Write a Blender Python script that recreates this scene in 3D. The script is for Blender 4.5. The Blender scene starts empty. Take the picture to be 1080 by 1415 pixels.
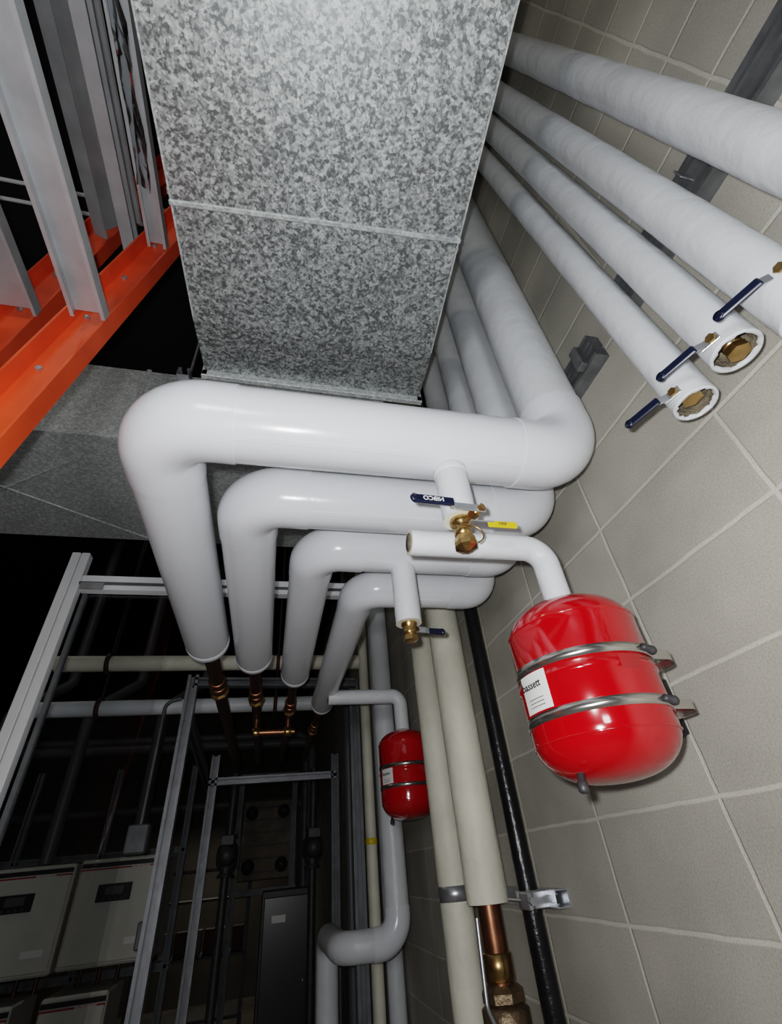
import bpy, bmesh, math, random
from mathutils import Vector as V, Matrix as M
random.seed(7)
H=1.8
# ---------------------------------------------------------------- materials
def mat(name,col,rough=.5,metal=0.,var=0.,vscale=8.,bump=0.,bscale=40.,spec=None,coat=0.):
    m=bpy.data.materials.new(name); m.use_nodes=True
    nt=m.node_tree; n=nt.nodes; l=nt.links; p=n['Principled BSDF']
    p.inputs['Base Color'].default_value=(*col,1); p.inputs['Roughness'].default_value=rough
    p.inputs['Metallic'].default_value=metal
    if coat: p.inputs['Coat Weight'].default_value=coat; p.inputs['Coat Roughness'].default_value=.08
    tc=n.new('ShaderNodeTexCoord')
    nz=n.new('ShaderNodeTexNoise'); nz.inputs['Scale'].default_value=vscale; nz.inputs['Detail'].default_value=6
    l.new(tc.outputs['Object'],nz.inputs['Vector'])
    r=n.new('ShaderNodeValToRGB')
    r.color_ramp.elements[0].position=.3; r.color_ramp.elements[1].position=.7
    r.color_ramp.elements[0].color=(*[c*(1-var) for c in col],1)
    r.color_ramp.elements[1].color=(*[min(1,c*(1+var*.5)) for c in col],1)
    l.new(nz.outputs['Fac'],r.inputs['Fac']); l.new(r.outputs['Color'],p.inputs['Base Color'])
    if bump:
        n2=n.new('ShaderNodeTexNoise'); n2.inputs['Scale'].default_value=bscale; n2.inputs['Detail'].default_value=5
        l.new(tc.outputs['Object'],n2.inputs['Vector'])
        b=n.new('ShaderNodeBump'); b.inputs['Strength'].default_value=bump; b.inputs['Distance'].default_value=.01
        l.new(n2.outputs['Fac'],b.inputs['Height']); l.new(b.outputs['Normal'],p.inputs['Normal'])
    return m
def galv(name,lo,hi,scale,metal=.55,r0=.42,r1=.62):
    m=bpy.data.materials.new(name); m.use_nodes=True
    nt=m.node_tree; n=nt.nodes; l=nt.links; p=n['Principled BSDF']
    tc=n.new('ShaderNodeTexCoord')
    nz=n.new('ShaderNodeTexNoise'); nz.inputs['Scale'].default_value=scale*.9; nz.inputs['Detail'].default_value=3
    l.new(tc.outputs['Object'],nz.inputs['Vector'])
    mx=n.new('ShaderNodeMix'); mx.data_type='VECTOR'; mx.inputs['Factor'].default_value=.006
    l.new(tc.outputs['Object'],mx.inputs['A']); l.new(nz.outputs['Color'],mx.inputs['B'])
    vs=[]
    for k in (1.,1.9):
        v=n.new('ShaderNodeTexVoronoi'); v.inputs['Scale'].default_value=scale*k
        l.new(mx.outputs['Result'],v.inputs['Vector'])
        s=n.new('ShaderNodeSeparateColor'); l.new(v.outputs['Color'],s.inputs['Color']); vs.append(s.outputs['Red'])
    ma=n.new('ShaderNodeMath'); ma.operation='ADD'; l.new(vs[0],ma.inputs[0]); l.new(vs[1],ma.inputs[1])
    mb=n.new('ShaderNodeMath'); mb.operation='MULTIPLY'; mb.inputs[1].default_value=.5; l.new(ma.outputs[0],mb.inputs[0])
    r=n.new('ShaderNodeValToRGB'); r.color_ramp.elements[0].position=.25; r.color_ramp.elements[1].position=.9
    r.color_ramp.elements[0].color=(*lo,1); r.color_ramp.elements[1].color=(*hi,1)
    l.new(mb.outputs[0],r.inputs['Fac']); l.new(r.outputs['Color'],p.inputs['Base Color'])
    rr=n.new('ShaderNodeMapRange'); rr.inputs['To Min'].default_value=r0; rr.inputs['To Max'].default_value=r1
    l.new(mb.outputs[0],rr.inputs['Value']); l.new(rr.outputs['Result'],p.inputs['Roughness'])
    p.inputs['Metallic'].default_value=metal
    return m
def cmu(name):
    m=bpy.data.materials.new(name); m.use_nodes=True
    nt=m.node_tree; n=nt.nodes; l=nt.links; p=n['Principled BSDF']
    tc=n.new('ShaderNodeTexCoord'); s=n.new('ShaderNodeSeparateXYZ'); l.new(tc.outputs['Object'],s.inputs[0])
    a=n.new('ShaderNodeMath'); a.operation='ADD'; a.inputs[1].default_value=40*.4064-.722; l.new(s.outputs['Y'],a.inputs[0])
    b=n.new('ShaderNodeMath'); b.operation='ADD'; b.inputs[1].default_value=40*.2032-(H-.014); l.new(s.outputs['Z'],b.inputs[0])
    c=n.new('ShaderNodeCombineXYZ'); l.new(a.outputs[0],c.inputs['X']); l.new(b.outputs[0],c.inputs['Y'])
    nw=n.new('ShaderNodeTexNoise'); nw.inputs['Scale'].default_value=9; l.new(tc.outputs['Object'],nw.inputs['Vector'])
    mx=n.new('ShaderNodeMix'); mx.data_type='VECTOR'; mx.inputs['Factor'].default_value=.008
    l.new(c.outputs[0],mx.inputs['A']); l.new(nw.outputs['Color'],mx.inputs['B'])
    br=n.new('ShaderNodeTexBrick'); br.offset=0; br.squash=1
    l.new(mx.outputs['Result'],br.inputs['Vector'])
    br.inputs['Scale'].default_value=1; br.inputs['Brick Width'].default_value=.4064; br.inputs['Row Height'].default_value=.2032
    br.inputs['Mortar Size'].default_value=.0062; br.inputs['Mortar Smooth'].default_value=.6; br.inputs['Bias'].default_value=0
    br.inputs['Color1'].default_value=(.48,.46,.40,1); br.inputs['Color2'].default_value=(.41,.39,.342,1)
    br.inputs['Mortar'].default_value=(.62,.59,.52,1)
    nz=n.new('ShaderNodeTexNoise'); nz.inputs['Scale'].default_value=260; nz.inputs['Detail'].default_value=4; l.new(tc.outputs['Object'],nz.inputs['Vector'])
    n3=n.new('ShaderNodeTexNoise'); n3.inputs['Scale'].default_value=3.5; n3.inputs['Detail'].default_value=5; l.new(tc.outputs['Object'],n3.inputs['Vector'])
    r1=n.new('ShaderNodeMapRange'); r1.inputs['From Min'].default_value=.3; r1.inputs['From Max'].default_value=.7
    r1.inputs['To Min'].default_value=.82; r1.inputs['To Max'].default_value=1.1; l.new(nz.outputs['Fac'],r1.inputs['Value'])
    r2=n.new('ShaderNodeMapRange'); r2.inputs['From Min'].default_value=.3; r2.inputs['From Max'].default_value=.7
    r2.inputs['To Min'].default_value=.80; r2.inputs['To Max'].default_value=1.1; l.new(n3.outputs['Fac'],r2.inputs['Value'])
    mm=n.new('ShaderNodeMath'); mm.operation='MULTIPLY'; l.new(r1.outputs[0],mm.inputs[0]); l.new(r2.outputs[0],mm.inputs[1])
    vm=n.new('ShaderNodeVectorMath'); vm.operation='SCALE'; l.new(br.outputs['Color'],vm.inputs[0]); l.new(mm.outputs[0],vm.inputs['Scale'])
    l.new(vm.outputs[0],p.inputs['Base Color']); p.inputs['Roughness'].default_value=.85
    h=n.new('ShaderNodeMath'); h.operation='MULTIPLY'; h.inputs[1].default_value=-.6; l.new(br.outputs['Fac'],h.inputs[0])
    h2=n.new('ShaderNodeMath'); h2.operation='MULTIPLY_ADD'; h2.inputs[1].default_value=.25; l.new(nz.outputs['Fac'],h2.inputs[0]); l.new(h.outputs[0],h2.inputs[2])
    bp=n.new('ShaderNodeBump'); bp.inputs['Strength'].default_value=.5; bp.inputs['Distance'].default_value=.006
    l.new(h2.outputs[0],bp.inputs['Height']); l.new(bp.outputs['Normal'],p.inputs['Normal'])
    return m
def plexi(name,tint,rough=.03,k=1.4):
    m=bpy.data.materials.new(name); m.use_nodes=True; nt=m.node_tree; n=nt.nodes; l=nt.links
    n.remove(n['Principled BSDF']); t=n.new('ShaderNodeBsdfTransparent'); t.inputs[0].default_value=(*tint,1)
    g=n.new('ShaderNodeBsdfGlossy'); g.inputs['Roughness'].default_value=rough
    fr=n.new('ShaderNodeFresnel'); fr.inputs[0].default_value=k
    x=n.new('ShaderNodeMixShader'); l.new(fr.outputs[0],x.inputs[0]); l.new(t.outputs[0],x.inputs[1]); l.new(g.outputs[0],x.inputs[2])
    l.new(x.outputs[0],n['Material Output'].inputs[0]); return m
PVC=mat('pvc_jacket_white',(.79,.815,.86),.20,0,.03,3,.06,16)
CANV=mat('canvas_jacket_white',(.72,.75,.775),.40,0,.06,6,.6,14)
CREAM=mat('aged_canvas_cream',(.80,.78,.65),.55,0,.12,7,.4,25)
RAW=mat('fiberglass_cut_end',(.20,.17,.12),.9,0,.5,60,.8,120)
GALV=galv('galvanised_spangle',(.165,.18,.182),(.68,.72,.72),98,.55,.36,.6)
GALV2=galv('galvanised_spangle_plain',(.42,.45,.45),(.72,.76,.75),90,.25)
STEEL=mat('zinc_steel',(.52,.54,.57),.33,.8,.15,30)
STUD=mat('galvanised_stud',(.50,.52,.54),.45,.45,.15,14)
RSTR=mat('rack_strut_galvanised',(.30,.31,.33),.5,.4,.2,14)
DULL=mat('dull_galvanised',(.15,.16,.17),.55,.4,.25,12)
WSTR=mat('weathered_strut',(.24,.25,.26),.4,.6,.3,20)
SSTEEL=mat('stainless_band',(.6,.58,.55),.22,.95,.1,30)
DKST=mat('dark_steel',(.06,.06,.064),.5,.5,.3,20)
WHT=mat('white_painted_steel',(.88,.90,.93),.35,0,.04,5)
ORNG=mat('orange_enamel',(.80,.098,.028),.38,0,.18,9,.05,30)
RED=mat('red_enamel',(.45,.002,.006),.14,0,.08,5,.03,9,coat=.8)
BRASS=mat('brass',(.50,.33,.14),.28,.95,.3,40)
BRONZE=mat('bronze_casting',(.26,.19,.12),.45,.8,.3,50,.3,90)
COPPER=mat('copper_tube',(.36,.16,.09),.33,.9,.35,18)
COPD=mat('shade_darkened_copper',(.13,.06,.04),.45,.7,.4,18)  # copper with the distant shade put into its colour, for the far runs
BLUE=mat('navy_vinyl_grip',(.004,.008,.03),.35,0,.1,20)
BLACK=mat('black_iron_pipe',(.018,.018,.02),.28,.3,.5,12,.2,60)
YEL=mat('yellow_vinyl_grip',(.75,.55,.02),.4,0,.1,20)
WHTXT=mat('white_print',(.85,.85,.85),.5)
BKTXT=mat('black_print',(.02,.02,.02),.5)
CAB=mat('cabinet_enamel',(.62,.62,.56),.35,0,.06,4)
CABD=mat('cabinet_dark_panel',(.025,.025,.028),.3)
CABR=mat('cabinet_red_trim',(.35,.02,.02),.4)
LAB=mat('white_label',(.8,.8,.78),.5,0,.03,20)
RUST=mat('rust_clamp',(.10,.04,.03),.6,.3,.4,30)
CONC=mat('concrete_floor',(.22,.20,.175),.6,0,.5,1.2,.2,30)
DARKP=mat('dark_ceiling_paint',(.012,.012,.013),.8,0,.3,3)
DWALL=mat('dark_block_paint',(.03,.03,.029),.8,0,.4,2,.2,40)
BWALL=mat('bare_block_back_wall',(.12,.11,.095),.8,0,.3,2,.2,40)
PLAST=mat('grey_plastic',(.10,.10,.105),.45)
BROWN=mat('brown_equipment_panel',(.09,.065,.035),.5,.2,.6,7)
# ---------------------------------------------------------------- builder
def ortho(a):
    a=V(a).normalized(); t=V((0,0,1)) if abs(a.z)<.9 else V((1,0,0))
    s=a.cross(t).normalized(); return a,s,s.cross(a).normalized()
class B:
    def __init__(s,name): s.name=name; s.v=[]; s.f=[]; s.mi=[]; s.sm=[]; s.mats=[]
    def add(s,vs,fs,m,smooth=True):
        if m not in s.mats: s.mats.append(m)
        k=len(s.v); i=s.mats.index(m)
        s.v+= [V(x) for x in vs]
        for f in fs: s.f.append([k+j for j in f]); s.mi.append(i); s.sm.append(smooth)
    def path(s,pts,bend):
        pts=[V(p) for p in pts]
        if len(pts)<3 or not bend: return pts
        out=[pts[0]]
        for i in range(1,len(pts)-1):
            a=(pts[i-1]-pts[i]); b=(pts[i+1]-pts[i]); la,lb=a.length,b.length; a.normalize(); b.normalize()
            ang=math.pi-a.angle(b)
            if ang<.02: out.append(pts[i]); continue
            t=min(bend*math.tan(ang/2),la*.49 if i>1 else la*.98,lb*.49 if i<len(pts)-2 else lb*.98)
            R=t/math.tan(ang/2); c=pts[i]+(a+b).normalized()*(R/math.cos(ang/2))
            p0=pts[i]+a*t-c; p1=pts[i]+b*t-c; ax=p0.cross(p1).normalized(); N=max(4,int(ang/math.radians(8)))
            for k in range(N+1): out.append(c+M.Rotation(ang*k/N,3,ax)@p0)
        out.append(pts[-1]); return out
    def tube(s,pts,r,m,bend=0,seg=28,caps=True,capm=None,wob=0):
        P=s.path(pts,bend)
        if wob:
            Q=[P[0]]
            for i in range(1,len(P)):
                L=(P[i]-P[i-1]).length; N=max(1,int(L/.05))
                for k in range(1,N+1): Q.append(P[i-1].lerp(P[i],k/N))
            P=Q
        T=[]
        for i in range(len(P)):
            a=P[min(i+1,len(P)-1)]-P[max(i-1,0)]; T.append(a.normalized())
        _,n,_=ortho(T[0]); vs=[];fs=[]
        for i,p in enumerate(P):
            if i:
                q=T[i-1].rotation_difference(T[i]); n=(q@n); n=(n-T[i]*n.dot(T[i])).normalized()
            b=T[i].cross(n); rr=r*(1+wob*random.uniform(-1,1))
            for k in range(seg):
                a=2*math.pi*k/seg; vs.append(p+n*(math.cos(a)*rr)+b*(math.sin(a)*rr))
        for i in range(len(P)-1):
            for k in range(seg):
                k2=(k+1)%seg; fs.append([i*seg+k,i*seg+k2,(i+1)*seg+k2,(i+1)*seg+k])
        s.add(vs,fs,m)
        if caps:
            cm=capm or m
            s.add(vs[:seg],[list(range(seg))[::-1]],cm,False); s.add(vs[-seg:],[list(range(seg))],cm,False)
    def lathe(s,prof,o,ax,m,seg=32,smooth=True):
        a,u,w=ortho(ax); o=V(o); vs=[];fs=[]
        for r,z in prof:
            for k in range(seg):
                t=2*math.pi*k/seg; vs.append(o+a*z+u*(math.cos(t)*r)+w*(math.sin(t)*r))
        for i in range(len(prof)-1):
            for k in range(seg):
                k2=(k+1)%seg; fs.append([i*seg+k,i*seg+k2,(i+1)*seg+k2,(i+1)*seg+k])
        if prof[0][0]>1e-4: fs.append(list(range(seg))[::-1])
        if prof[-1][0]>1e-4: fs.append([(len(prof)-1)*seg+k for k in range(seg)])
        s.add(vs,fs,m,smooth)
    def ring(s,prof,o,ax,m,seg=32):
        a,u,w=ortho(ax); o=V(o); vs=[];fs=[]
        for r,z in prof:
            for k in range(seg):
                t=2*math.pi*k/seg; vs.append(o+a*z+u*(math.cos(t)*r)+w*(math.sin(t)*r))
        for i in range(len(prof)-1):
            for k in range(seg):
                k2=(k+1)%seg; fs.append([i*seg+k,i*seg+k2,(i+1)*seg+k2,(i+1)*seg+k])
        s.add(vs,fs,m)
    def box(s,c,size,m,ax=None,bev=.002):
        bm=bmesh.new(); bmesh.ops.create_cube(bm,size=1)
        for v in bm.verts: v.co=V((v.co.x*size[0],v.co.y*size[1],v.co.z*size[2]))
        if bev: bmesh.ops.bevel(bm,geom=bm.edges[:],offset=min(bev,min(size)*.3),segments=1,affect='EDGES')
        if ax: R=M(( ax[0],ax[1],ax[2])).transposed()
        else: R=M.Identity(3)
        bm.verts.index_update()
        s.add([R@v.co+V(c) for v in bm.verts],[[v.index for v in f.verts] for f in bm.faces],m,False); bm.free()
    def extr(s,prof,p0,p1,up,m):
        p0=V(p0);p1=V(p1);a=(p1-p0).normalized(); up=V(up); up=(up-a*up.dot(a)).normalized(); sd=a.cross(up)
        n=len(prof); vs=[p+sd*x+up*y for p in (p0,p1) for x,y in prof]
        fs=[[i,(i+1)%n,n+(i+1)%n,n+i] for i in range(n)]+[list(range(n))[::-1],list(range(n,2*n))]
        s.add(vs,fs,m,False)
    def strut(s,p0,p1,up,m,w=.041,h=.041,slots=True):
        t=.0035;q=w*.28
        pr=[(-w/2,0),(w/2,0),(w/2,h),(w/2-q,h),(w/2-q,h-t*2),(w/2-q+t,h-t*2),(w/2-q+t,h-t),(w/2-t,h-t),(w/2-t,t),(-w/2+t,t),(-w/2+t,h-t),(-w/2+q-t,h-t),(-w/2+q-t,h-t*2),(-w/2+q,h-t*2),(-w/2+q,h),(-w/2,h)]
        s.extr(pr,p0,p1,up,m)
    def chan(s,p0,p1,up,m,w=.1,h=.04,t=.004,lip=.0):
        pr=[(-w/2,0),(w/2,0),(w/2,h),(w/2-t,h),(w/2-t,t),(-w/2+t,t),(-w/2+t,h),(-w/2,h)]
        if lip: pr=[(-w/2,0),(w/2,0),(w/2,h),(w/2-lip,h),(w/2-lip,h-t),(w/2-t,h-t),(w/2-t,t),(-w/2+t,t),(-w/2+t,h-t),(-w/2+lip,h-t),(-w/2+lip,h),(-w/2,h)]
        s.extr(pr,p0,p1,up,m)
    def text(s,txt,size,o,xd,yd,m):
        cu=bpy.data.curves.new('t','FONT'); cu.body=txt; cu.size=size; cu.align_x='CENTER'; cu.align_y='CENTER'; cu.offset=size*.018
        ob=bpy.data.objects.new('t',cu); bpy.context.scene.collection.objects.link(ob); bpy.context.view_layer.update()
        me=bpy.data.meshes.new_from_object(ob.evaluated_get(bpy.context.evaluated_depsgraph_get()))
        xd=V(xd).normalized(); yd=V(yd).normalized(); o=V(o)
        s.add([o+xd*v.co.x+yd*v.co.y for v in me.vertices],[list(p.vertices) for p in me.polygons],m,False)
        bpy.data.objects.remove(ob); bpy.data.meshes.remove(me)
    def done(s,origin0=False):
        lo=V((0,0,0)) if origin0 else sum(s.v,V((0,0,0)))/len(s.v)+V((0,0,H))
        me=bpy.data.meshes.new(s.name); me.from_pydata([tuple(v+V((0,0,H))-lo) for v in s.v],[],s.f)
        for m in s.mats: me.materials.append(m)
        for p,i,sm in zip(me.polygons,s.mi,s.sm): p.material_index=i; p.use_smooth=sm
        me.update(); ob=bpy.data.objects.new(s.name,me); ob.location=lo
        bpy.context.scene.collection.objects.link(ob); return ob
# ---------------------------------------------------------------- camera
r0=V((-.0840,-.789,.6085)).normalized(); d0=V((-.2137,.602,.7693)); d0=(d0-r0*d0.dot(r0)).normalized()
u=r0; d=d0; r=d.cross(u)
f=630
cam=bpy.data.cameras.new('camera'); co=bpy.data.objects.new('camera',cam); bpy.context.scene.collection.objects.link(co)
R=M(((r.x,-r.y,-r.z),(d.x,-d.y,-d.z),(u.x,-u.y,-u.z)))
co.matrix_world=M.Translation((0,0,H))@R.to_4x4()
cam.sensor_fit='HORIZONTAL'; cam.sensor_width=36; cam.lens=36*f/1080; cam.clip_start=.02
bpy.context.scene.camera=co
# ---------------------------------------------------------------- shell
XW=.823
w=B('wall_right'); w.box((XW+.1,5,.85),(.2,16,5.3),cmu('concrete_block_wall'),bev=0); w.done(True)
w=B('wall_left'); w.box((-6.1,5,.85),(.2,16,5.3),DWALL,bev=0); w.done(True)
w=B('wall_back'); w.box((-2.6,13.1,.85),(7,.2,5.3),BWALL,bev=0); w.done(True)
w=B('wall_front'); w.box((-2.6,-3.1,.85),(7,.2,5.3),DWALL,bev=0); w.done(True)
w=B('floor'); w.box((-2.6,5,-1.85),(7.2,16.4,.1),CONC,bev=0); w.done(True)
w=B('ceiling'); w.box((-2.6,5,3.55),(7.2,16.4,.1),DARKP,bev=0); w.done(True)
ZC=3.5
# ---------------------------------------------------------------- header pipes
def elbow_cover(b,c,a,e,r,bend,m,L=.05):
    c=V(c);a=V(a).normalized();e=V(e).normalized()
    b.tube([c+a*(bend+L),c,c+e*(bend+L)],r+.0026,m,bend=bend,seg=40)
def header(xl,y,z,xr,dia,yend,copper_r,yfar,m=PVC):
    b=B('insulated_header_pipe'); r=dia/2; bd=dia*.62
    b.tube([(xr,y,ZC),(xr,y,z+bd+.05)],r*.985,CANV,seg=36,wob=.006)
    b.tube([(xr,y,z+bd+.06),(xr,y,z),(xl,y,z),(xl,yend,z)],r,m,bend=bd,seg=40,capm=RAW)
    elbow_cover(b,(xr,y,z),(0,0,1),(-1,0,0),r,bd,m,.06)
    elbow_cover(b,(xl,y,z),(1,0,0),(0,1,0),r,bd,m,.06)
    b.lathe([(r*.80,.004),(r*.9,.002),(r-.002,-.002),(r+.001,-.010),(r,-.04)],(xl,yend+.002,z),(0,1,0),m,40)
    b.box(((xl+xr)/2,y-r*.42,z-r*.908),((xr-xl)-2*bd-.13,.010,.0016),m,(V((1,0,0)),V((0,.908,-.42)),V((0,.42,.908))),.0005)
    b.tube([(xl,yend-.02,z),(xl,yfar,z)],copper_r,COPD,bend=.07,seg=20)
    for q in (yend+.45,yend+.53):
        b.lathe([(copper_r+.001,0),(copper_r+.008,.004),(copper_r+.008,.05),(copper_r+.001,.054)],(xl,q,z),(0,1,0),COPPER,20)
    b.lathe([(copper_r+.004,0),(copper_r+.016,.006),(copper_r+.016,.028),(copper_r+.004,.034)],(xl,yend+.6,z),(0,1,0),BRASS,8,False)
    return b
def ball_valve(b,p,ax,side,lev,L=.10,s=1.,grip=BLUE,txt=None,stem=.045,off=.022,gw=.019,bs=0):
    p=V(p);ax=V(ax).normalized();side=V(side).normalized();lev=V(lev).normalized(); pb=p-ax*bs
    b.lathe([(.012*s,-.034*s),(.017*s,-.034*s),(.017*s,-.018*s),(.014*s,-.016*s),(.021*s,-.008*s),(.0225*s,0),(.021*s,.008*s),(.014*s,.016*s),(.017*s,.018*s),(.017*s,.034*s),(.012*s,.034*s)],pb,ax,BRASS,24)
    b.lathe([(.017*s,.034*s),(.0195*s,.036*s),(.0195*s,.05*s),(.011*s,.052*s)],pb,ax,BRASS,6,False)
    b.lathe([(.0075,0),(.0075,stem)],p,side,BRASS,14)
    b.lathe([(.011,stem*.55),(.011,stem*.8)],p,side,BRASS,6,False)
    t=p+side*stem
    b.lathe([(.0085,-.002),(.0085,.007)],t,side,BRASS,6,False)
    up=side.cross(lev).normalized()
    A=(lev,up,side)
    b.box(t+lev*(off*.5),(off+.02,.017,.003),STEEL,A,.0008)
    q=t+lev*(off+.008)+side*.005; dr=(lev+side*.6).normalized()
    b.box(q,(.02,.016,.003),STEEL,(dr,up,dr.cross(up)),.0008)
    c=t+lev*(off+.01+L/2)+side*.011
    b.box(c,(L,gw,.0065),grip,A,.0028)
    b.lathe([(.0001,-.0032),(gw*.49,-.003),(gw*.49,.003),(.0001,.0032)],c+lev*L/2,side,grip,20)
    if txt: b.text(txt,.0135,c+side*.0036+lev*L*.05,-lev if up.z>0 else lev,V((0,0,1)) if abs(side.z)<.5 else up,WHTXT)
Y1,Y2,Y3,Y4=.69,.92,1.14,1.38
h1=header(-.277,Y1,.757,.672,.163,1.86,.031,4.4)
def stub(b,x,y,z0,z1,r):
    b.tube([(x,y,z0),(x,y,z1)],r,CANV,seg=30,capm=CREAM,wob=.015)
stub(h1,.343,Y1,.72,.540,.035)
h1.lathe([(.0355,0),(.037,.002),(.037,.016),(.0355,.018)],(.343,Y1,.66),(0,0,1),PVC,30)
ball_valve(h1,(.343,Y1,.535),(0,0,-1),(.35,-.75,0),(-1,-.05,0),L=.078,s=1.05,txt='NIBCO',stem=.055,off=.055)
h1.lathe([(.019,0),(.023,.003),(.023,.012),(.015,.016),(.006,.022)],(.343,Y1,.487),(0,0,-1),BRASS,8,False)
h1.box((.372,Y1-.03,.515),(.05,.014,.003),STEEL,None,.0008)
h1.box((.415,Y1-.032,.512),(.062,.005,.015),YEL,None,.002)
h1.text('NSF',.010,(.415,Y1-.0352,.512),(1,0,0),(0,0,1),BKTXT)
ch=[V((.343+.03*math.cos(a),Y1-.025,.49+.022*math.sin(a))) for a in [math.radians(x) for x in range(-60,150,15)]]
h1.tube(ch,.0018,BRASS,seg=6)
h1.done()
header(-.102,Y2,.757,.69,.150,2.02,.026,4.4).done()
h3=header(.082,Y3,.757,.70,.132,2.24,.022,4.3)
stub(h3,.345,Y3,.72,.520,.036)
ball_valve(h3,(.345,Y3,.520),(0,0,-1),(.5,.6,0),(1,.1,0),L=.045,s=1.0,stem=.05,off=.02)
h3.done()
header(.258,Y4,.757,.705,.122,2.75,.02,4.3).done()
# ---------------------------------------------------------------- hanging risers with open ends (slightly out of plumb)
for (x,y,dia,zend,vz,bs) in ((.70,.389,.076,.607,.625,.040),(.70,.289,.080,.617,.635,.022),(.70,.193,.086,.560,.628,0),(.70,.060,.090,.30,None,0)):
    b=B('capped_riser_pipe'); ro=dia/2
    ln=V((0,.05,1)).normalized(); top=V((x,y+.05*(ZC-.6),ZC)); bot=V((x,y+.05*(zend-.6),zend))
    b.tube([top,bot],ro,CANV,seg=40,caps=False,wob=.012)
    ri=ro-.007
    N=40; a_,u_,w_=ortho(ln)
    vs=[];fs=[]
    jag=[random.uniform(-.0025,.0025) for _ in range(N)]
    for rr_,zz_ in ((ro,0),(ro-.002,-.003),(ri+.001,-.003),(ri,.004)):
        for k in range(N):
            t=2*math.pi*k/N; q=rr_+(jag[k] if rr_<ro-.003 else 0); vs.append(bot+a_*zz_+u_*(math.cos(t)*q)+w_*(math.sin(t)*q))
    for i in range(3):
        for k in range(N):
            k2=(k+1)%N; fs.append([i*N+k,i*N+k2,(i+1)*N+k2,(i+1)*N+k])
    b.add(vs,fs,CANV)
    b.ring([(ri+.001,.003),(ri,.065),(.001,.066)],bot,ln,RAW,40)
    if vz:
        c=V((x,y,vz))+(V((.012,-.022,0)) if vz==.628 else V((0,0,0)))
        ball_valve(b,c,-ln,(-1,-.1,0),(-.35,.93,-.05),L=.062,s=.95,stem=ro+.002,off=.012,gw=.017,bs=bs)
    b.done()
# ---------------------------------------------------------------- ducts
def duct(b,lo,hi,m):
    lo=V(lo);hi=V(hi); b.box((lo+hi)/2,hi-lo,m,None,.001)
b=B('galvanised_supply_duct')
x0,x1,z0,z1=-.345,.438,1.4,1.95
K=.062; ox=lambda y:(y-.62)*K      # the run is slightly out of square with the wall
def loft(st,m):
    vs=[];fs=[]
    for (y,zb) in st:
        o=ox(y); vs+=[(x0+o,y,zb),(x1+o,y,zb),(x1+o,y,z1),(x0+o,y,z1)]
    for i in range(len(st)-1):
        for k in range(4): fs.append([i*4+k,i*4+(k+1)%4,(i+1)*4+(k+1)%4,(i+1)*4+k])
    fs.append([0,3,2,1]); n=(len(st)-1)*4; fs.append([n,n+1,n+2,n+3]); b.add(vs,fs,m,False)
loft([(-2.2,z0),(.857,z0)],GALV); loft([(.857,z0),(1.06,z0+.026)],GALV)
dirv=V((K,1,0)).normalized(); AX=(V((dirv.y,-dirv.x,0)),dirv,V((0,0,1)))
for yy in (.507,-.75,-2.0):
    b.box(((x0+x1)/2+ox(yy),yy,z0-.002),(x1-x0+.004,.014,.008),GALV2,AX,.003)
    for xx in (x0,x1): b.box((xx+ox(yy),yy,(z0+z1)/2),(.006,.016,z1-z0),GALV,None,.001)
for xx in (x0+.003,x1-.003): b.box((xx+ox(-.6),-.6,z0-.002),(.005,2.9,.005),GALV2,AX,.001)
e=ox(1.066)
for (c,s_) in ((((x0+x1)/2+e,1.066,z0+.012),(x1-x0+.02,.02,.03)),(((x0+x1)/2+e,1.066,z1),(x1-x0+.02,.02,.03)),((x0+e,1.066,(z0+z1)/2),(.02,.02,z1-z0)),((x1+e,1.066,(z0+z1)/2),(.02,.02,z1-z0))):
    b.box(c,s_,GALV2)
duct(b,(x0+.08,1.07,z0+.13),(x1-.08,1.55,z1-.04),GALV2)
b.done()
b=B('galvanised_cross_duct')
duct(b,(-3.6,1.565,1.56),(.47,2.36,2.04),GALV2)
for xx in (-3.0,-1.9,-.72,.3):
    b.box((xx,1.96,1.555),(.022,.79,.012),GALV2,None,.003); b.box((xx,1.563,1.8),(.022,.012,.5),GALV2,None,.003)
for (p,q) in (((-1.9,1.57,1.558),(-.72,2.36,1.558)),((-1.9,2.36,1.558),(-.72,1.57,1.558))):
    p=V(p);q=V(q);a=(q-p).normalized(); b.box((p+q)/2,((q-p).length,.006,.006),GALV2,(a,V((0,0,1)).cross(a),V((0,0,1))),.001)
b.done()
b=B('duct_trapeze_hanger')
b.strut((-.42,1.14,1.40),(.45,1.14,1.40),(0,0,1),STEEL)
for xx in (-.39,.40):
    b.tube([(xx,1.14,1.37),(xx,1.14,ZC)],.005,STEEL,seg=8)
    b.lathe([(.011,0),(.011,.012)],(xx,1.14,1.385),(0,0,1),STEEL,6,False)
    b.box((xx,1.14,1.445),(.04,.04,.005),STEEL)
b.strut((-.40,1.10,1.44),(-.40,1.30,1.44),(0,0,1),STEEL)
b.done()
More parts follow.
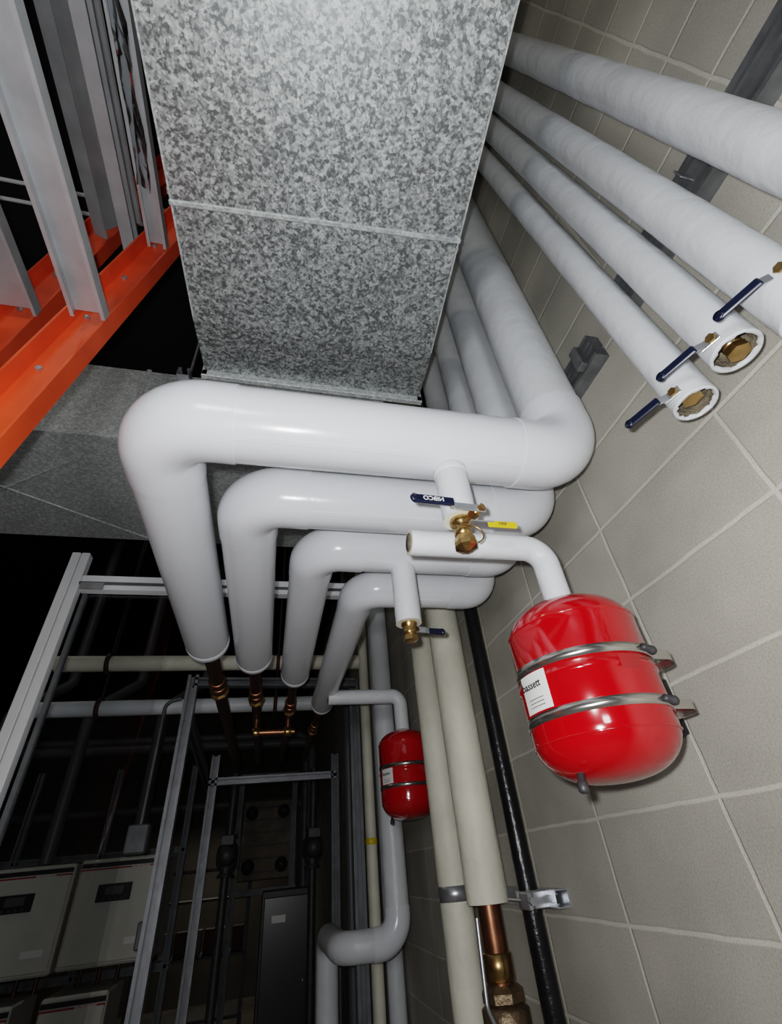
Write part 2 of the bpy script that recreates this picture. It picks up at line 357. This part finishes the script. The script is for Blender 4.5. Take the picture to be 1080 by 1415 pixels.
# ---------------------------------------------------------------- rack with orange channels and loose studs
def chan_line(name,xa,za,sl,y,w):
    b=B(name); f_=lambda z:(xa+(z-za)*sl,y,z)
    b.chan(f_(-1.8),f_(3.5),(0,-1,0),ORNG,w,.05,.006)
    z=.55
    while z<2.9:
        p=V(f_(z)); s_=V((1,0,0))
        for o in (-.03,.03):
            b.lathe([(.009,0),(.009,.007),(.004,.009)],p+s_*o*1.0+V((0,-.006,o*.8)),(0,-1,0),STEEL,6,False)
        z+=.24
    b.done()
chan_line('orange_rack_upright',-.605,.81,.1424,.81,.11)
chan_line('orange_rack_upright',-.857,1.33,.094,.97,.13)
for (x,z,ys,ye,w_,h_,up) in ((-.533,1.205,-2.2,.755,.08,.035,(0,0,-1)),(-.728,2.03,-2.2,.90,.19,.05,(1,0,-.5)),(-.463,1.65,-.34,.755,.055,.035,(0,0,-1)),(-.836,1.43,-2.2,.915,.12,.04,(0,0,-1)),(-.62,1.80,-2.2,.93,.06,.04,(1,0,0))):
    b=B('steel_stud'); b.chan((x,ys,z),(x,ye,z),up,STUD,w_,h_,.0018,lip=.009); b.done()
b=B('plastic_sheet')
vs=[];fs=[];nx,ny=9,22
for j in range(ny):
    for i in range(nx):
        t=i/(nx-1); y=-.22+.80*j/(ny-1)
        vs.append((-.478+.045*t+.006*math.sin(j*1.1+i*.9)+random.uniform(-.003,.003),y,1.60-.05*t*t+.010*math.sin(j*.9+i*1.7)+random.uniform(-.004,.004)))
for j in range(ny-1):
    for i in range(nx-1): fs.append([j*nx+i,j*nx+i+1,(j+1)*nx+i+1,(j+1)*nx+i])
b.add(vs,fs,plexi('clear_poly_film',(.82,.84,.86),.2,1.6)); b.done()
b=B('overhead_conduit_run')
for i,(yy,zz) in enumerate(((1.15,2.9),(1.24,2.9))):
    b.tube([(-5.9,yy,zz),(-.5,yy,zz)],.010,WHT,seg=10)
b.done()
# ---------------------------------------------------------------- wall struts
b=B('wall_strut_channel')
b.strut((XW,-.6,1.065),(XW,.50,1.065),(-1,0,0),WSTR)
b.strut((XW,-.6,1.125),(XW,.50,1.125),(-1,0,0),WSTR)
for yy in (.09,.215,.31,.41):
    for s_ in (-1,1):
        b.box((XW-.055,yy+s_*.045,1.10),(.03,.004,.035),STEEL,None,.001)
b.done()
b=B('wall_strut_channel')
b.strut((XW,.56,1.06),(XW,.76,1.06),(-1,0,0),WSTR); b.strut((XW,.56,1.11),(XW,.76,1.11),(-1,0,0),WSTR)
b.box((XW-.05,.61,1.085),(.02,.03,.08),WSTR)
b.done()
# ---------------------------------------------------------------- expansion tanks
def tank(x,y,zt,zb,r,px,pz,wall=XW,rp=.028,lab=True):
    b=B('red_expansion_tank'); dm=r*.60
    pr=[]
    N=12
    for k in range(N+1):
        a=math.pi/2*k/N; pr.append((r*math.sin(a)**.8 if k else 0.0001, zb+dm*(1-math.cos(a))))
    zm=(zb+zt)/2
    pr+=[(r,zm-.006),(r+.003,zm-.004),(r+.003,zm+.004),(r,zm+.006)]
    for k in range(N,-1,-1):
        a=math.pi/2*k/N; pr.append((r*math.sin(a)**.8 if k else 0.0001, zt-dm*(1-math.cos(a))))
    b.lathe(pr,(x,y,0),(0,0,1),RED,64)
    for zz in (zt-dm*.85,zb+dm*.85): b.ring([(r-.001,-.002),(r+.0012,0),(r-.001,.002)],(x,y,zz),(0,0,1),RED,64)
    b.lathe([(.02,0),(.02,.03)],(x,y,zt-.008),(0,0,1),DKST,20)
    b.tube([(x,y,zt+.002),(x,y,pz),(px,y,pz)],rp,CANV,bend=.045,seg=30,capm=CREAM)
    if lab: b.lathe([(rp*.72,0),(rp*.72,.001)],(px-.001,y,pz),(-1,0,0),RAW,24)
    b.lathe([(.006,0),(.006,.012),(.008,.012),(.008,.024),(.005,.027)],(x-r*.74,y-r*.28,zb+.014),(-.1,0,-1),DKST,12)
    for zz in (zm+.024,zm-.060):
        b.ring([(r+.0005,-.008),(r+.0025,-.008),(r+.0025,.008),(r+.0005,.008)],(x,y,zz),(0,0,1),SSTEEL,64)
        pts=[V((x+r*.74,y-r*.70,zz)),V((x+r+.012,y-r*.66,zz)),V((x+r+.042,y-r*.42,zz)),V((x+r+.040,y-r*.1,zz)),V((x+r-.004,y+.01,zz))]
        P=b.path(pts,.022)
        vs=[];fs=[]
        for p in P: vs+=[p+V((0,0,-.008)),p+V((0,0,.008)),p+V((.002,.002,.008)),p+V((.002,.002,-.008))]
        for i in range(len(P)-1):
            for k in range(4): fs.append([i*4+k,i*4+(k+1)%4,(i+1)*4+(k+1)%4,(i+1)*4+k])
        b.add(vs,fs,SSTEEL,False)
        a=math.radians(-62); q=V((math.cos(a),math.sin(a),0)); tg=V((-q.y,q.x,0))
        b.lathe([(.006,-.016),(.006,.012),(.008,.012),(.008,.02)],V((x,y,zz))+q*(r+.006),tg,DKST,12)
    xs=x+r*.4
    b.box(((xs+wall-.001)/2,y+r*.86,zm-.02),(wall-.001-xs,.025,.11),DKST)
    if lab:
        a0=math.atan2(-y,-x)
        def curved(ac,wd,z0_,z1_,m,off):
            vs=[];fs=[];n=8
            for i in range(n+1):
                a=ac-wd/2+wd*i/n
                for zz in (z0_,z1_): vs.append((x+(r+off)*math.cos(a),y+(r+off)*math.sin(a),zz))
            for i in range(n): fs.append([2*i,2*i+2,2*i+3,2*i+1])
            b.add(vs,fs,m)
        ac=a0-math.radians(44)
        curved(ac,.54,zm-.05,zm+.013,LAB,.0045)
        n_=V((math.cos(ac),math.sin(ac),0)); tx=V((-n_.y,n_.x,0))
        b.text('bassett',.0175,V((x,y,zm-.008))+n_*(r+.0085),tx,(0,0,1),BKTXT)
        for k in range(3): curved(ac,.30,zm-.030-k*.006,zm-.0288-k*.006,BKTXT,.0050)
        curved(a0+math.radians(38),.30,zm-.012,zm+.010,CABR,.0045)
    return b
tank(.556,.758,.390,.072,.120,.250,.527).done()
tank(.640,2.44,.53,.15,.128,.262,.70,rp=.036).done()
# ---------------------------------------------------------------- wall verticals
b=B('aged_insulated_riser'); b.tube([(.70,1.80,ZC),(.70,1.80,-.125)],.067,CREAM,seg=36,capm=RAW,wob=.01)
b.tube([(.70,1.80,-.10),(.70,1.80,-.32)],.037,COPPER,seg=28)
b.lathe([(.038,0),(.044,.003),(.044,.06),(.038,.063)],(.70,1.80,-.30),(0,0,1),BRASS,28)
b.lathe([(.050,0),(.064,.006),(.064,.026),(.054,.034),(.044,.04)],(.70,1.80,-.345),(0,0,1),BRONZE,8,False)
b.lathe([(.054,0),(.068,.01),(.068,.08),(.052,.10),(.052,.14),(.037,.15),(.037,1.455)],(.70,1.80,-.345),(0,0,-1),BRONZE,28)
b.tube([(.625,1.72,-.15),(.610,1.70,-.33),(.645,1.71,-.40)],.006,STEEL,bend=.03,seg=10)
b.done()
b=B('aged_insulated_riser'); b.tube([(.70,2.12,ZC),(.70,2.12,-1.8)],.06,CREAM,seg=36,wob=.01)
b.ring([(.061,0),(.064,.001),(.064,.045),(.061,.046)],(.70,2.12,-.13),(0,0,1),STEEL,36)
b.done()
b=B('black_iron_standpipe'); b.tube([(.755,1.61,ZC),(.755,1.61,-1.8)],.028,BLACK,seg=24)
b.lathe([(.029,0),(.036,.004),(.036,.05),(.029,.054)],(.755,1.61,-.42),(0,0,1),BLACK,20)
b.done()
b=B('pipe_clamp_bracket')
b.strut((XW,1.50,-.115),(XW,1.92,-.115),(-1,0,0),STEEL)
b.ring([(.0285,-.02),(.033,-.02),(.033,.02),(.0285,.02)],(.755,1.61,-.115),(0,0,1),STEEL,28)
b.box((.775,1.555,-.115),(.07,.006,.038),STEEL); b.box((.72,1.557,-.115),(.012,.05,.038),STEEL)
b.box((.775,1.665,-.115),(.07,.006,.038),STEEL)
b.tube([(.722,1.53,-.115),(.722,1.68,-.115)],.004,STEEL,seg=8)
b.lathe([(.010,0),(.010,.012)],(.722,1.53,-.115),(0,-1,0),STEEL,6,False)
b.done()
b=B('insulated_loop_pipe'); b.tube([(.66,2.95,ZC),(.66,2.95,-.30),(.38,2.95,-.30),(.38,3.6,-.30),(.38,3.6,-1.8)],.062,CANV,bend=.10,seg=28); 
elbow_cover(b,(.66,2.95,-.30),(0,0,1),(-1,0,0),.062,.10,PVC,.03)
b.done()
b=B('insulated_branch_riser'); b.tube([(.62,3.35,ZC),(.62,3.35,-1.8)],.034,CREAM,seg=20)
b.lathe([(.036,0),(.038,.002),(.038,.03),(.036,.032)],(.62,3.35,.1),(0,0,1),YEL,20); b.done()
b=B('insulated_branch_riser'); b.tube([(.76,3.55,ZC),(.76,3.55,-1.8)],.05,CANV,seg=20); b.done()
b=B('insulated_branch_riser'); b.tube([(.55,3.75,ZC),(.55,3.75,-1.8)],.03,PLAST,seg=16); b.done()
# ---------------------------------------------------------------- white frame
b=B('white_steel_frame')
for o in (-.0205,.0205):
    b.box((-.972+o,2.17,-.235),(.037,.05,3.13),WHT,None,.003)
b.box((-.1525,2.17,1.168),(1.555,.05,.074),WHT,None,.003)
b.box((-.1525,2.14,1.160),(1.555,.012,.012),DULL,None,.001)
b.box((-.87,2.13,1.14),(.10,.006,.035),STEEL)
b.box((-.905,2.19,-.33),(.018,.03,2.9),DULL,None,.001)
b.box((-.70,2.19,-.33),(.40,.005,2.9),plexi('clear_acrylic',(.90,.91,.92)),None,0)
b.done()
# ---------------------------------------------------------------- mid distance pipes + racks
for (yy,zz,rr,xa,xb,m) in ((3.2,1.16,.048,-1.35,.56,CREAM),(3.25,.90,.045,-1.40,.30,CANV)):
    b=B('insulated_crossover_pipe'); b.tube([(xa,yy,zz),(xb,yy,zz)],rr,m,seg=24,capm=RAW,wob=.01)
    for q in (-1.05,.0):
        b.ring([(rr+.002,-.012),(rr+.016,-.012),(rr+.016,.012),(rr+.002,.012)],(q,yy,zz),(1,0,0),RUST,24)
        b.tube([(q,yy,zz+rr),(q,yy,ZC)],.006,DKST,seg=8)
    b.done()
b=B('strut_equipment_rack')
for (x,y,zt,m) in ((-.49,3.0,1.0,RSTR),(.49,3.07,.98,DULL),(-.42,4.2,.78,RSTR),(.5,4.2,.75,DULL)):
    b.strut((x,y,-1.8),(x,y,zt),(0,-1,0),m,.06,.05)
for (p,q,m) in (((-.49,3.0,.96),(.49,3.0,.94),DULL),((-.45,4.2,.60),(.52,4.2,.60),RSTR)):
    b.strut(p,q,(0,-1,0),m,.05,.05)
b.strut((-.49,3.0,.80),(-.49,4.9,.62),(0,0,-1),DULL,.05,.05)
b.done()
b=B('copper_manifold')
b.tube([(-.10,2.95,.66),(.12,2.95,.66)],.018,COPPER,seg=16)
for x in (-.10,.08):
    b.tube([(x,2.95,.66),(x,2.95,.735)],.014,COPPER,seg=12)
    b.lathe([(.022,-.02),(.026,-.012),(.026,.012),(.022,.02)],(x,2.95,.66),(1,0,0),BRASS,12)
b.done()
def boiler(x,z,wd,ht,y=4.7,dp=.45,lower=False):
    b=B('wall_hung_boiler')
    b.box((x,y+dp/2,z),(wd,dp,ht),CAB,None,.012)
    b.box((x,y-.006,z-.02),(wd*.95,.016,ht*.86),CAB,None,.006)
    b.box((x,y-.004,z+ht*.44),(wd*.96,.012,ht*.045),CABD,None,.002)
    b.box((x,y-.008,z+ht*.395),(wd*.96,.010,ht*.02),CABR,None,.001)
    b.box((x-.03,y-.018,z+ht*.16),(wd*.38,.012,ht*.17),CABD,None,.004)
    b.box((x-.03,y-.026,z+ht*.18),(wd*.2,.004,ht*.08),PLAST,None,.001)
    for k in range(4): b.lathe([(.007,0),(.007,.006)],(x-.09+k*.04,y-.024,z+ht*.10),(0,-1,0),PLAST,10)
    b.text('lochinvar',.035,(x+wd*.2,y-.0135,z+ht*.395),(1,0,0),(0,0,1),WHTXT)
    b.box((x+wd*.28,y-.016,z-ht*.30),(wd*.22,.003,ht*.06),LAB,None,0)
    for k in (-.18,-.06,.06,.18): b.tube([(x+k*wd/.6,y+.2,z-ht/2),(x+k*wd/.6,y+.2,z-ht/2-.10)],.014,COPD,seg=10)
    return b
for (x,z) in ((-1.66,-.10),(-1.03,-.09),(-2.30,-.11)): boiler(x,z,.60,.60).done()
for (x,z) in ((-1.72,-.82),(-1.16,-.81),(-2.35,-.82)): boiler(x,z,.40,.60).done()
b=B('boiler_support_stand')
for x in (-2.65,-1.985,-1.345,-.70): b.strut((x,5.25,-1.8),(x,5.25,.9),(0,-1,0),DULL,.05,.05)
for z in (.25,-.48,-1.3): b.strut((-2.68,5.25,z),(-.67,5.25,z),(0,-1,0),DULL,.05,.04)
b.done()
for i,x in enumerate((-.28,.36)):
    b=B('circulator_pump')
    y=4.5; z=.15
    b.tube([(x,y,.70),(x,y,-1.8)],.03,DKST,seg=16)
    b.lathe([(.03,-.13),(.06,-.13),(.06,-.115),(.04,-.10),(.075,-.05),(.08,0),(.075,.05),(.04,.10),(.06,.115),(.06,.13),(.03,.13)],(x,y,z),(0,0,1),DKST,20)
    b.lathe([(.06,0),(.065,.03),(.062,.16),(.05,.18)],(x,y,z),(0,-1,0),DKST,20)
    b.box((x,y-.13,z+.09),(.09,.07,.06),DKST)
    b.done()
b=B('electrical_control_cabinet')
b.box((.22,5.6,-.95),(.45,.3,1.7),DKST,None,.01); b.box((.22,5.44,-.9),(.40,.02,1.5),CABD,None,.006)
b.lathe([(.012,0),(.012,.04)],(.37,5.43,-.7),(0,-1,0),STEEL,12); b.box((.15,5.428,-.3),(.12,.004,.05),LAB)
b.done()
b=B('heat_exchanger_frame')
for x in (-.32,.30): b.strut((x,6.6,-1.8),(x,6.6,.95),(0,-1,0),DULL,.06,.05)
b.box((0,6.62,.35),(.56,.10,.75),BROWN,None,.01)
for k in range(6): b.box((0,6.55,.05+k*.12),(.5,.02,.012),DKST)
for x in (-.18,.18):
    for z in (.1,.6): b.lathe([(.05,0),(.07,.004),(.07,.03),(.04,.034),(.04,.10)],(x,6.57,z),(0,-1,0),DKST,16)
b.box((0,6.6,.98),(.70,.06,.06),DULL); b.box((0,6.6,-.12),(.70,.06,.06),DULL)
b.done()
b=B('vent_pipe_bundle')
for (x,y) in ((-1.66,4.95),(-1.03,4.95),(-2.3,4.95)):
    b.tube([(x,y,.22),(x,y,1.35),(x+.3,y+.3,1.7),(x+.3,y+.3,ZC)],.05,PLAST,bend=.12,seg=16)
b.done()
b=B('far_header_pipework')
for k,(yy,zz) in enumerate(((5.9,1.2),(6.9,1.5),(7.5,.8))):
    b.tube([(-5.5,yy,zz),(.45,yy,zz),(.45,yy,-1.8)],.05,DULL if k%2 else PLAST,bend=.12,seg=16)
b.done()
b=B('steel_storage_shelf')
for x in (-1.6,-.2):
    for y in (9.0,9.6): b.strut((x,y,-1.8),(x,y,.2),(0,-1,0),DULL)
for z in (-1.4,-.8,-.2,.15): b.box((-.9,9.3,z),(1.45,.65,.03),PLAST)
for k in range(7): b.box((-1.45+k*.19,9.25,-.65),(.15,.3,.26),CAB if k%2 else RUST)
b.done()
for (x,y,z) in ((-.62,2.98,.20),(-.62,3.7,-.2)):
    b=B('junction_box'); b.box((x,y,z),(.10,.07,.12),PLAST,None,.006); b.box((x,y-.038,z),(.09,.006,.11),DULL,None,.002)
    b.tube([(x,y,z+.06),(x,y,.85),(x+.08,y,.87)],.010,DULL,bend=.05,seg=10); b.done()
# ---------------------------------------------------------------- lights
def pt(name,loc,e,rad,col=(1,1,1)):
    L=bpy.data.lights.new(name,'POINT'); L.energy=e; L.shadow_soft_size=rad; L.color=col
    o=bpy.data.objects.new(name,L); o.location=(loc[0],loc[1],loc[2]+H); bpy.context.scene.collection.objects.link(o)
pt('phone_flash',(-.035,-.01,.03),31,.012,(.985,.99,1))
def area(name,loc,e,sx,sy,col,rot=(0,0,0)):
    L=bpy.data.lights.new(name,'AREA'); L.shape='RECTANGLE'; L.size=sx; L.size_y=sy; L.energy=e; L.color=col
    o=bpy.data.objects.new(name,L); o.location=(loc[0],loc[1],loc[2]+H); o.rotation_euler=rot; bpy.context.scene.collection.objects.link(o)
area('added_fill_light',(-2.0,3.6,3.3),3,.3,1.2,(1,.95,.85))  # added ambient fill for the far space, no fixture here
area('added_fill_light',(-1.0,11.6,1.0),6,1.2,.3,(1,.9,.75))  # added low wash that puts a light patch on the back wall
area('added_fill_light',(-1.2,-1.2,3.3),8,.3,1.2,(1,.95,.85))  # added dim overhead fill behind the camera, not a real fixture
area('added_rear_fill',(-.7,-1.9,.4),12,.5,.4,(.98,.98,1),(math.radians(90),0,0))  # invented soft fill from behind the camera, evens out the flash falloff
w=bpy.data.worlds.new('w'); bpy.context.scene.world=w; w.use_nodes=True
w.node_tree.nodes['Background'].inputs[0].default_value=(.5,.55,.6,1); w.node_tree.nodes['Background'].inputs[1].default_value=.05
sc=bpy.context.scene; sc.view_settings.view_transform='Filmic'; sc.view_settings.look='Medium High Contrast'; sc.view_settings.exposure=.35
